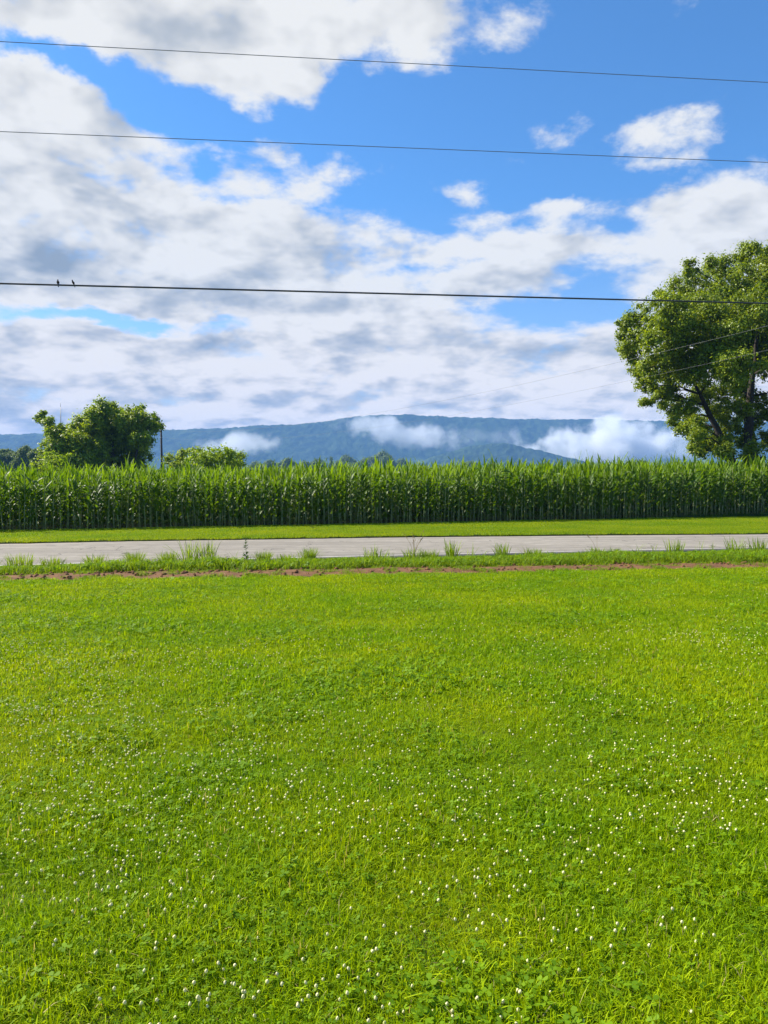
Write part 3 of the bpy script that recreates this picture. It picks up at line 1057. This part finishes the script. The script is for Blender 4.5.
def tree(name, base, lobes, leaf, size, sub, per, stems, trunk_r, seed, label, cat, group=None, mat='oak', limb_r=.22, sparse=None):
    """lobes: (x,y,z,r) relative to base. stems: list of polylines (relative). Returns the thing."""
    g = np.random.default_rng(seed); gr = random.Random(seed)
    e = empty(name, base)
    tm = MB()
    nodes = []
    for st in stems:
        pts = [Vector(p) for p in st]
        fine = []
        for a, b in zip(pts, pts[1:]):
            for t in (0, .25, .5, .75): fine.append(a.lerp(b, t) + Vector((gr.gauss(0, 1), gr.gauss(0, 1), 0)) * trunk_r * .12)
        fine.append(pts[-1])
        nn = len(fine)
        rad = [max(.02, trunk_r * (1 - .82 * i / (nn - 1))) for i in range(nn)]
        rad[0] *= 1.35
        tm.tube(fine, rad, 9)
        nodes += [(fine[i], rad[i]) for i in range(2, nn)]
    cs, rs = [], []
    for (lx, ly, lz, lr) in lobes:
        c = Vector((lx, ly, lz))
        q, qr = min(nodes, key=lambda k: (k[0] - c).length + (2.0 if k[0].z > c.z else 0))
        mid = q.lerp(c, .5) + Vector((0, 0, .12 * (c - q).length * gr.uniform(-.2, 1)))
        r0 = min(qr * .55, limb_r * (.22 + .07 * lr))
        tm.tube([q, q.lerp(mid, .5) + Vector((gr.gauss(0, .06), gr.gauss(0, .06), 0)) * lr, mid, mid.lerp(c, .6), c], [r0, r0 * .85, r0 * .65, r0 * .5, r0 * .3], 6)
        k = max(3, int(sub * lr ** 1.6))
        for j in range(k):
            d = g.normal(0, 1, 3); d /= np.linalg.norm(d)
            rr = lr * (g.random() ** .38) * (.92 if g.random() < .8 else 1.22)
            s = np.array(c) + d * rr * [1, 1, .85]
            cs.append(s); rs.append(lr * g.uniform(.16, .36) + size * .9)
            if j % 3 == 0:
                tm.tube([c, c.lerp(Vector(s), .55) + Vector((0, 0, gr.uniform(0, .08) * lr)), Vector(s)], [r0 * .22 + .006, r0 * .14 + .005, .005], 4, False)
    V, T = leaf_cloud(g, cs, rs, per, size)
    V[:, 2] = np.maximum(V[:, 2], .05)
    cm = MB(); cm.add(V, None, T)
    link('crown', cm.mesh('crown', [M[leaf]]), e)
    link('trunk', tm.mesh('trunk', [M['bark']], True), e)
    tag(e, label, cat, group)
    return e


def lobes_px(base, dist, items, depth, seed):
    """crown lobes measured on the photograph (px, py, radius px), with a depth of their own"""
    g = random.Random(seed)
    L = []
    for it in items:
        px, py, r = it[:3]
        dy = it[3] if len(it) > 3 else g.uniform(-depth, depth)
        p = at(px, py, dist + dy)
        L.append((p.x - base.x, p.y - base.y, p.z, r * dist / F))
    return L


# the big tree behind the corn
DB = 46.0
b = at(752, 486, DB); b.z = 0
items = [(690, 428, 14), (704, 444, 13), (684, 412, 13), (728, 365, 16, 3), (742, 385, 16, 4), (735, 332, 20, 4), (758, 350, 20, 4), (756, 400, 14, 4), (715, 330, 18, 4), (712, 445, 12, 2), (640, 322, 17), (632, 345, 13), (665, 305, 20), (663, 338, 22), (690, 288, 22), (700, 318, 26), (688, 345, 24), (720, 272, 22), (733, 300, 28),
         (748, 256, 17), (757, 246, 8, 0), (762, 275, 28), (770, 310, 34), (655, 366, 16), (680, 372, 22), (712, 352, 26), (668, 392, 13), (647, 400, 8, -1), (658, 398, 11, -1), (672, 405, 13), (682, 425, 11), (696, 440, 11), (726, 428, 15), (740, 440, 15), (752, 452, 13), (722, 452, 11), (768, 440, 14), (734, 410, 16), (750, 420, 14, 4), (700, 370, 22, -3), (676, 350, 20, -3), (722, 330, 26, -4), (745, 365, 22, 4), (710, 300, 24, 3), (700, 392, 18),
         (692, 418, 13), (706, 436, 15), (715, 412, 16), (728, 445, 13), (735, 385, 18, 3), (745, 340, 28), (720, 395, 14, 4), (700, 450, 8, -1),
         (790, 262, 26), (800, 300, 36), (830, 290, 32), (850, 330, 36), (810, 350, 36), (870, 360, 26), (840, 385, 28), (880, 330, 24), (800, 395, 22, 4), (860, 415, 20), (820, 425, 18), (770, 360, 24, 4), (765, 415, 12, 4),
         (626, 330, 11, 0), (632, 354, 12, 0), (643, 370, 14, 0), (648, 386, 11, 0), (625, 320, 7, 0), (690, 268, 9, 0), (712, 262, 7, 0), (662, 292, 9, 0), (634, 372, 7, 0)]
lob = lobes_px(b, DB, items, 4.5, 3)
lob += [(x + random.uniform(-.5, 1.5), random.choice((-1, 1)) * random.uniform(3, 6), z - 1.0, r * .9) for (x, y_, z, r) in lob[10:26:2]]
s = DB / F
stems = [[(-.1, 0, 0), (-.2, 0, 2.2), (-.3, .2, 5), (.1, .3, 8.5), (.5, 0, 12)],
         [(-.6, .1, 0), (-1.0, .0, 2.5), (-2.2, .3, 5.2), (-3.6, .2, 8)],
         [(.8, -.2, 0), (1.3, 0, 2.4), (2.8, .2, 5.5), (4.2, -.2, 8.6)],
         [(.3, .6, 0), (.8, 1.4, 3), (1.2, 2.8, 6), (1.4, 3.5, 9)]]
tree('broadleaf_tree', b, lob, 'oak', .165, 18, 200, stems, .42, 11, 'big spreading broadleaf tree with dark trunks behind the corn', 'tree', None)

# the vine-covered tree on the left
DL = 80.0
b = at(112, 486, DL); b.z = 0
items = [(110, 424, 16), (124, 428, 16), (96, 440, 15), (118, 442, 16), (134, 446, 12), (70, 458, 14), (84, 462, 14), (72, 437, 9), (78, 428, 8), (100, 418, 14), (116, 417, 14), (132, 421, 13), (85, 425, 14), (148, 425, 11), (104, 432, 18), (130, 436, 18), (143, 440, 10), (80, 442, 15), (95, 452, 16),
         (118, 456, 17), (136, 455, 12), (158, 428, 6, 0), (154, 418, 5, 0), (140, 410, 5, 0), (112, 408, 6, 0), (90, 416, 6, 0), (75, 455, 13), (128, 470, 14), (100, 472, 14),
         (50, 428, 7), (44, 420, 4.5, 0), (42, 413, 3, 0), (56, 436, 9), (55, 446, 10), (48, 455, 10), (62, 458, 12), (58, 440, 10), (66, 447, 11), (60, 430, 6), (47, 421, 5), (38, 418, 2.5, 0), (66, 432, 6), (138, 468, 10), (45, 468, 10), (70, 470, 12)]
lob = lobes_px(b, DL, items, 3.5, 5)
lob += [(x, random.choice((-1, 1)) * random.uniform(2, 4.5), z, r * .9) for (x, y_, z, r) in lob[:12:2]]
stems = [[(0, 0, 0), (0.1, 0, 2.5), (0, .1, 6), (.2, 0, 9)], [(-1.2, .2, 0), (-2.6, 0, 3), (-3.8, .2, 6), (-6.6, 0, 8.2)], [(.8, 0, 0), (1.8, .2, 3), (3.2, 0, 7)]]
tree('vine_covered_tree', b, lob, 'vine', .29, 17, 115, stems, .35, 12, 'dense dark green tree smothered in vines, left of the utility pole', 'tree')

# thin mast poking out between its two crowns
p = at(62, 486, 82); p.z = 0
top = at(61.5, 407, 82).z
e = empty('mast', p)
mb = MB(); mb.tube([(0, 0, 0), (0, 0, top * .8), (0, 0, top)], [.06, .05, .035], 6)
link('pole', mb.mesh('pole', [M['grey_metal']]), e)
mb = MB(); mb.tube([(0, 0, top), (0.02, 0, top + .5)], [.02, .012], 5)
link('tip', mb.mesh('tip', [M['grey_metal']]), e)
tag(e, 'thin grey mast poking up out of the vine-covered tree', 'mast')

# shrubs right of the pole
b = at(220, 486, 70); b.z = 0
lob = lobes_px(b, 70, [(200, 457, 11), (215, 454, 10), (228, 455, 10), (236, 459, 10), (208, 462, 12), (226, 464, 12), (222, 468, 14), (205, 472, 13), (238, 468, 8), (245, 472, 6)], 1.5, 8)
tree('shrub', b, lob, 'bright_shrub', .26, 20, 44, [[(0, 0, 0), (0, 0, 1.6), (.2, .1, 2.6)]], .12, 21, 'bright yellow-green rounded shrub right of the utility pole', 'shrub')
b = at(186, 486, 88); b.z = 0
lob = lobes_px(b, 88, [(172, 460, 9), (184, 456, 9), (196, 455, 8), (178, 464, 10), (180, 470, 12), (198, 468, 10), (208, 460, 6)], 1.5, 9)
tree('shrub', b, lob, 'vine', .30, 16, 44, [[(0, 0, 0), (0, 0, 1.8), (-.2, .1, 3)]], .14, 22, 'duller green shrub between the utility pole and the bright shrub', 'shrub')
b = at(58, 486, 70); b.z = 0
lob = lobes_px(b, 70, [(52, 457, 8), (62, 460, 8), (46, 463, 7), (56, 464, 9), (58, 472, 10)], 1, 10)
tree('shrub', b, lob, 'bright_shrub', .25, 20, 40, [[(0, 0, 0), (0, 0, 1.5), (0, .1, 2.3)]], .1, 23, 'small light green bush in front of the vine-covered tree', 'shrub')

# distant trees: (px centre, crown top py, half width px, distance, label)
far_trees = [
    (6, 449, 14, 260, 'pale hazy tree at the left frame edge beyond the corn'),
    (25, 447, 13, 240, 'rounded hazy tree between the left frame edge and the vine-covered tree'),
    (36, 450, 8, 190, 'darker small tree touching the vine-covered tree on its left'),
    (256, 463, 9, 420, 'lowest of the blue-green far trees, right of the bright shrub'),
    (270, 461, 10, 420, 'hazy far tree between the low one and the rounded dark one'),
    (287, 459, 11, 380, 'rounded darker tree in the far treeline below the left fog bank'),
    (305, 462, 9, 420, 'low pale tree in the far treeline right of the rounded dark one'),
    (318, 460, 9, 430, 'hazy tree in the far treeline left of the pointed conifer'),
    (347, 456, 14, 480, 'broad blue-green tree just right of the pointed conifer'),
    (366, 459, 9, 500, 'low hazy tree between the broad one and the tallest one'),
    (382, 452, 15, 480, 'tallest and bluest tree of the far treeline'),
    (402, 460, 9, 520, 'low far tree right of the tallest blue one'),
    (640, 461, 12, 400, 'low dark tree top just above the corn, left of the big tree'),
    (470, 462, 9, 420, 'small tree top peeping over the middle of the corn'),
]
for i, (px, py, hw, dist, lab) in enumerate(far_trees):
    dist *= 1.8 if i > 2 else 1.0
    gg = random.Random(900 + i)
    b = at(px, 486, dist); b.z = 0
    its = []
    h_px = 480 - py
    for k in range(11):
        a = gg.uniform(-1, 1); v = gg.random()
        its.append((px + a * hw * (.8 if v > .2 else .5), py + hw * .35 + v * h_px * .7 + abs(a) * hw * .4, hw * gg.uniform(.3, .45)))
    its.append((px, py + hw * .36, hw * .4)); its.append((px + hw * .4, py + hw * .6, hw * .35)); its.append((px - hw * .45, py + hw * .65, hw * .35))
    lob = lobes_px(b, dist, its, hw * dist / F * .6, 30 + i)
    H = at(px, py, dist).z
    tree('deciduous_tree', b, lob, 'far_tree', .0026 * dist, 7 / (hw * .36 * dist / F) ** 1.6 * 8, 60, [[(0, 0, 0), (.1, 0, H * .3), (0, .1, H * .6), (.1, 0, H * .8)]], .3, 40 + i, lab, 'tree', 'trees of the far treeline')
# conifer in the far treeline
dist = 780; px = 331.5
b = at(px, 486, dist); b.z = 0
H = at(px, 457, dist).z
lob = [(0, 0, H * t, 4.0 * (1.05 - t) + .4) for t in np.linspace(.2, .97, 12)]
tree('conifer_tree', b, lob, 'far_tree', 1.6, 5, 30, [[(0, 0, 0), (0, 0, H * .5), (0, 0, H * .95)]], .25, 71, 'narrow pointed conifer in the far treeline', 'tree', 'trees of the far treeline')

# ------------------------------------------------------------------ utility pole and wires
DP = 110.0
p = at(162.5, 486, DP); p.z = 0
ptop = at(161.5, 429.5, DP).z
e = empty('utility_pole', p)
mb = MB(); mb.tube([(0, 0, 0), (-.05, 0, ptop * .5), (-.1, 0, ptop)], [.19, .165, .14], 8)
link('pole', mb.mesh('pole', [M['pole_wood']], True), e)
mb = MB()
for z in (ptop - .25, ptop - 1.3):
    mb.tube([(-.1, 0, z), (-.1, -.35, z)], [.03, .03], 5); mb.tube([(-.1, -.33, z - .02), (-.1, -.33, z + .16)], [.06, .04], 6)
link('insulators', mb.mesh('insulators', [M['grey_metal']]), e)
tag(e, 'thin dark wooden utility pole rising out of the corn right of the vine-covered tree', 'utility pole')


def wire(name, A, B, sag, r, mat, label, cat='power line', n=80, twist=0.0):
    A, B = Vector(A), Vector(B)
    mb = MB()
    pts = [A.lerp(B, i / n) - Vector((0, 0, sag * 4 * (i / n) * (1 - i / n))) for i in range(n + 1)]
    mb.tube(pts, r, 6)
    return tag(link(name, mb.mesh(name, [mat], True)), label, cat, 'overhead wires')


def long_wire(pl, pr, dl, dr, ext, r, mat, label, sag):
    a, c = at(*pl, dl), at(*pr, dr)
    d = (c - a).normalized()
    return wire('overhead_wire', a - d * ext, c + d * ext, sag, r, mat, label, n=240)


WD = (14.2, 16.4)
long_wire((0, 40.5), (768, 81.5), *WD, 30, .0065, M['wire_bare'], 'highest of the three wires crossing the sky above the road', 0.02)
long_wire((0, 130.5), (768, 161.5), *WD, 30, .0065, M['wire_bare'], 'middle of the three wires crossing the sky above the road', 0.02)
W3 = (at(0, 282.5, WD[0]), at(768, 302.5, WD[1]))
d = (W3[1] - W3[0]).normalized()
wire('overhead_wire', W3[0] - d * 30, W3[1] + d * 30, 0.02, .017, M['wire'], 'thick lowest cable crossing the sky, with two birds perched on it', n=240)
pole_w = Vector((p.x - .1, p.y - .33, 0))
q = at(900, 292, 30)
wire('overhead_wire', q, pole_w + Vector((0, 0, ptop - .1)), 2.0, .0055, M['wire_bare'], 'upper faint wire slanting down from the big tree towards the utility pole')
wire('overhead_wire', q - Vector((0, 0, 1.1)), pole_w + Vector((0, 0, ptop - 1.15)), 2.1, .0045, M['wire_bare'], 'lower faint wire slanting down from the big tree towards the utility pole')


def bird(px, label, face):
    t = px / 768
    c = W3[0].lerp(W3[1], t)
    d_ = W3[1] - W3[0]
    # perspective: find the point on the wire seen at this column
    lo, hi = 0.0, 1.0
    for _ in range(40):
        m_ = (lo + hi) / 2; c = W3[0].lerp(W3[1], m_)
        v = cam_rot.transposed() @ (c - cam.location)
        if 384 - v.x / v.z * F < px: lo = m_
        else: hi = m_
    e = empty('bird', (c.x, c.y, c.z + .016), face)
    e.scale = (.55, .55, .55)
    body = MB()
    prof = [(-.055, -.045, .004), (-.04, -.028, .016), (-.018, .0, .031), (.0, .028, .034), (.016, .055, .028), (.024, .072, .019), (.03, .088, .021), (.036, .100, .019), (.04, .112, .006)]
    body.tube([(x_, 0, z_ + .012) for x_, z_, r_ in prof], [r_ for *_, r_ in prof], 10)
    link('body', body.mesh('body', [M['bird']], True), e)
    tl = MB(); tl.add([(-.045, -.012, -.02), (-.045, .012, -.02), (-.095, .016, -.105), (-.095, -.016, -.105), (-.05, -.012, -.024), (-.05, .012, -.024), (-.099, .016, -.107), (-.099, -.016, -.107)],
                      [(0, 1, 2, 3), (7, 6, 5, 4), (0, 4, 5, 1), (1, 5, 6, 2), (2, 6, 7, 3), (3, 7, 4, 0)])
    link('tail', tl.mesh('tail', [M['bird']]), e)
    for sgn in (-1, 1):
        wg = MB(); wg.tube([(.012, sgn * .028, .062), (-.02, sgn * .034, .03), (-.06, sgn * .018, -.03)], [.012, .016, .003], 6)
        link('wing', wg.mesh('wing', [M['bird']], True), e)
        lg = MB(); lg.tube([(0, sgn * .012, .02), (.004, sgn * .012, -.002)], .003, 4)
        link('leg', lg.mesh('leg', [M['beak']]), e)
    bk = MB(); bk.tube([(.046, 0, .112), (.062, 0, .108)], [.006, .001], 5)
    link('beak', bk.mesh('beak', [M['beak']]), e)
    tag(e, label, 'bird', 'birds on the cable')


bird(58, 'small dark bird perched on the cable, left one of the two', R(-75))
bird(73, 'small dark bird perched on the cable, right one of the two', R(-110))

# ------------------------------------------------------------------ mountain, foothill
def hill(name, dist, prof, foot, back, label, seed, x0=-420, x1=1250, nx=760, ny=150, rough=9.0, gul=.30):
    """ridge line measured as (px, py); slope falls towards the viewer over 'foot' metres"""
    pxs = np.linspace(x0, x1, nx)
    X = np.zeros(nx); Z = np.zeros(nx)
    pp, qq = [a for a, _ in prof], [b_ for _, b_ in prof]
    for i, q_ in enumerate(pxs):
        v = at(float(q_), float(np.interp(q_, pp, qq)), dist)
        X[i] = v.x; Z[i] = v.z
    t = np.linspace(0, 1, ny)
    depth = np.where(t < .78, -foot * (1 - t / .78), back * (t - .78) / .22)
    XX, DD = np.meshgrid(X, depth)
    ZR = np.repeat(Z[None], ny, 0)
    s = np.clip(1 + DD / foot, 0, 1)
    shape = np.where(DD < 0, .62 * s ** 1.25 + .38 * np.clip((s - .80) / .20, 0, 1) ** .8 * 1.0, 1.0)
    spur = fb(XX + 0 * DD, DD * .35, .0028, 4, seed)
    shape = shape * (1 - gul * 2.2 * (1 - np.abs(2 * s - 1.1)).clip(0, 1) * np.where(DD < 0, spur, 0))
    H = ZR * shape
    H = H + np.where(DD <= 0, 1, .6) * ((fb(XX, DD, .03, 3, seed + 3) - .55) * rough * 1.4 + (vnoise(XX, DD, .11, seed + 8) - .5) * rough) * np.clip(s * 6, 0, 1)
    H = np.where(s <= 0, -3, H)
    Y = dist + DD
    V = np.stack([XX.ravel(), Y.ravel(), H.ravel()], 1)
    I = np.arange(nx * ny).reshape(ny, nx)
    Q = np.stack([I[:-1, :-1].ravel(), I[:-1, 1:].ravel(), I[1:, 1:].ravel(), I[1:, :-1].ravel()], 1)
    return tag(link(name, mesh_np(name, V, [Q], [M['forest']], True)), label, None, None, 'structure')


ridge = [(-420, 440), (-100, 436), (0, 434), (60, 433), (100, 431), (165, 429), (200, 428.5), (230, 427.5), (255, 425), (300, 424), (325, 421), (345, 417.5), (375, 414.5), (400, 414), (430, 415.5), (470, 417),
         (520, 418.5), (560, 419), (600, 419), (640, 420.5), (690, 420), (760, 421), (900, 424), (1250, 432)]
hill('mountain', 3000, ridge, 900, 500, 'long flat-topped forested ridge, blue with distance', 5)
spur = [(300, 500), (380, 478), (430, 458), (470, 446), (505, 443), (530, 448), (555, 454), (580, 460), (605, 467), (640, 476), (690, 492)]
hill('foothill', 2350, spur, 420, 260, 'forested spur sloping down in front of the fog at the right', 9, 300, 690, 260, 90, 7.0, .1)


# ------------------------------------------------------------------ fog banks lying on the ridge
def fog_mat(name, dens, scale, thresh, seed):
    m, nt, out = new_mat(name)
    tc = nt.nodes.new('ShaderNodeTexCoord')
    G = tc.outputs['Object']                      # unit ellipsoid coordinates
    ln = nt.nodes.new('ShaderNodeVectorMath'); ln.operation = 'LENGTH'
    nt.links.new(G, ln.inputs[0])
    fall = mathn(nt, 'SUBTRACT', 1.0, ln.outputs['Value'], clamp=True)
    geo = nt.nodes.new('ShaderNodeNewGeometry')
    of = nt.nodes.new('ShaderNodeVectorMath'); of.operation = 'ADD'
    nt.links.new(geo.outputs['Position'], of.inputs[0]); of.inputs[1].default_value = (seed * 311, seed * 77, 0)
    f = noise(nt, of.outputs[0], scale, 5, .6)
    d = mathn(nt, 'ADD', mathn(nt, 'MULTIPLY', fall, 1.1), mathn(nt, 'MULTIPLY', mathn(nt, 'SUBTRACT', f, .5), 2.4))
    d = mathn(nt, 'MULTIPLY_ADD', mathn(nt, 'SUBTRACT', d, thresh), 3.0, 0.0, clamp=True)
    d = mathn(nt, 'MULTIPLY', d, mathn(nt, 'MULTIPLY', fall, 3.0, clamp=True))
    v = nd(nt, 'ShaderNodeVolumePrincipled')
    v.inputs['Color'].default_value = (.97, .98, 1, 1)
    v.inputs['Anisotropy'].default_value = .2
    nt.links.new(mathn(nt, 'MULTIPLY', d, dens), v.inputs['Density'])
    nt.links.new(v.outputs[0], out.inputs['Volume'])
    return m


def fog(px, py, rx, ry, dist, depth, label, dens, scale, thresh, seed, tilt=0.0):
    c = at(px, py, dist)
    seg, rings = 20, 12
    Vv = [(0, 0, 1)]
    for i in range(1, rings):
        th = math.pi * i / rings
        for k in range(seg):
            Vv.append((math.sin(th) * math.cos(6.28319 * k / seg), math.sin(th) * math.sin(6.28319 * k / seg), math.cos(th)))
    Vv.append((0, 0, -1))
    T = [(0, 1 + k, 1 + (k + 1) % seg) for k in range(seg)]
    Q = [(1 + (i) * seg + k, 1 + (i + 1) * seg + k, 1 + (i + 1) * seg + (k + 1) % seg, 1 + i * seg + (k + 1) % seg) for i in range(rings - 2) for k in range(seg)]
    lo = 1 + (rings - 2) * seg
    T += [(len(Vv) - 1, lo + (k + 1) % seg, lo + k) for k in range(seg)]
    o = link('fog_bank', mesh_np('fog_bank', np.array(Vv), [np.array(Q), np.array(T)], [fog_mat('fog_vapour_%d' % seed, dens, scale, thresh, seed)], True))
    o.location = c
    o.rotation_euler = (0, R(tilt), 0)
    o.scale = (rx * dist / F, depth, ry * dist / F)
    return tag(o, label, 'fog bank', 'fog banks on the mountain')


fog(614, 448, 132, 42, 2700, 170, 'largest white fog bank, behind the spur and left of the big tree', .024, .010, .40, 1)
fog(406, 433, 90, 20, 2740, 100, 'long thin fog bank just under the highest part of the ridge', .011, .012, .31, 2, 9)
fog(238, 445, 58, 18, 2300, 80, 'small fog bank low on the ridge above the bright shrub', .014, .012, .30, 3, -6)

fog(488, 437, 70, 13, 2740, 80, 'faint thin veil of mist on the slope between the long bank and the largest bank', .0018, .011, .34, 4, 6)

# ------------------------------------------------------------------ haze: one closed box of even air
x0, x1, y0, y1, z0, z1 = -9000, 9000, -700, 9200, -5, 345
V = [(x0, y0, z0), (x1, y0, z0), (x1, y1, z0), (x0, y1, z0), (x0, y0, z1), (x1, y0, z1), (x1, y1, z1), (x0, y1, z1)]
Qh = [(0, 3, 2, 1), (4, 5, 6, 7), (0, 1, 5, 4), (1, 2, 6, 5), (2, 3, 7, 6), (3, 0, 4, 7)]
hm, nt, out = new_mat('haze_air')
v = nd(nt, 'ShaderNodeVolumePrincipled')
v.inputs['Color'].default_value = (.22, .48, 1.0, 1)
v.inputs['Density'].default_value = 0.00017
v.inputs['Anisotropy'].default_value = 0.0
nt.links.new(v.outputs[0], out.inputs['Volume'])
tag(link('haze', mesh_np('haze', V, [np.array(Qh)], [hm])), 'blue morning haze between the camera and the mountain', 'haze', None, 'stuff')

# ------------------------------------------------------------------ render settings
scene.render.engine = 'CYCLES'
scene.cycles.use_denoising = True
scene.cycles.max_bounces = 8
scene.cycles.diffuse_bounces = 2
scene.cycles.glossy_bounces = 2
scene.cycles.transmission_bounces = 4
scene.cycles.volume_bounces = 3
scene.cycles.volume_max_steps = 256
scene.cycles.sample_clamp_indirect = 6
vs = scene.view_settings
vs.view_transform = 'Standard'
vs.look = 'None'
vs.gamma = 1.0
vs.use_curve_mapping = False
vs.exposure = 1.15
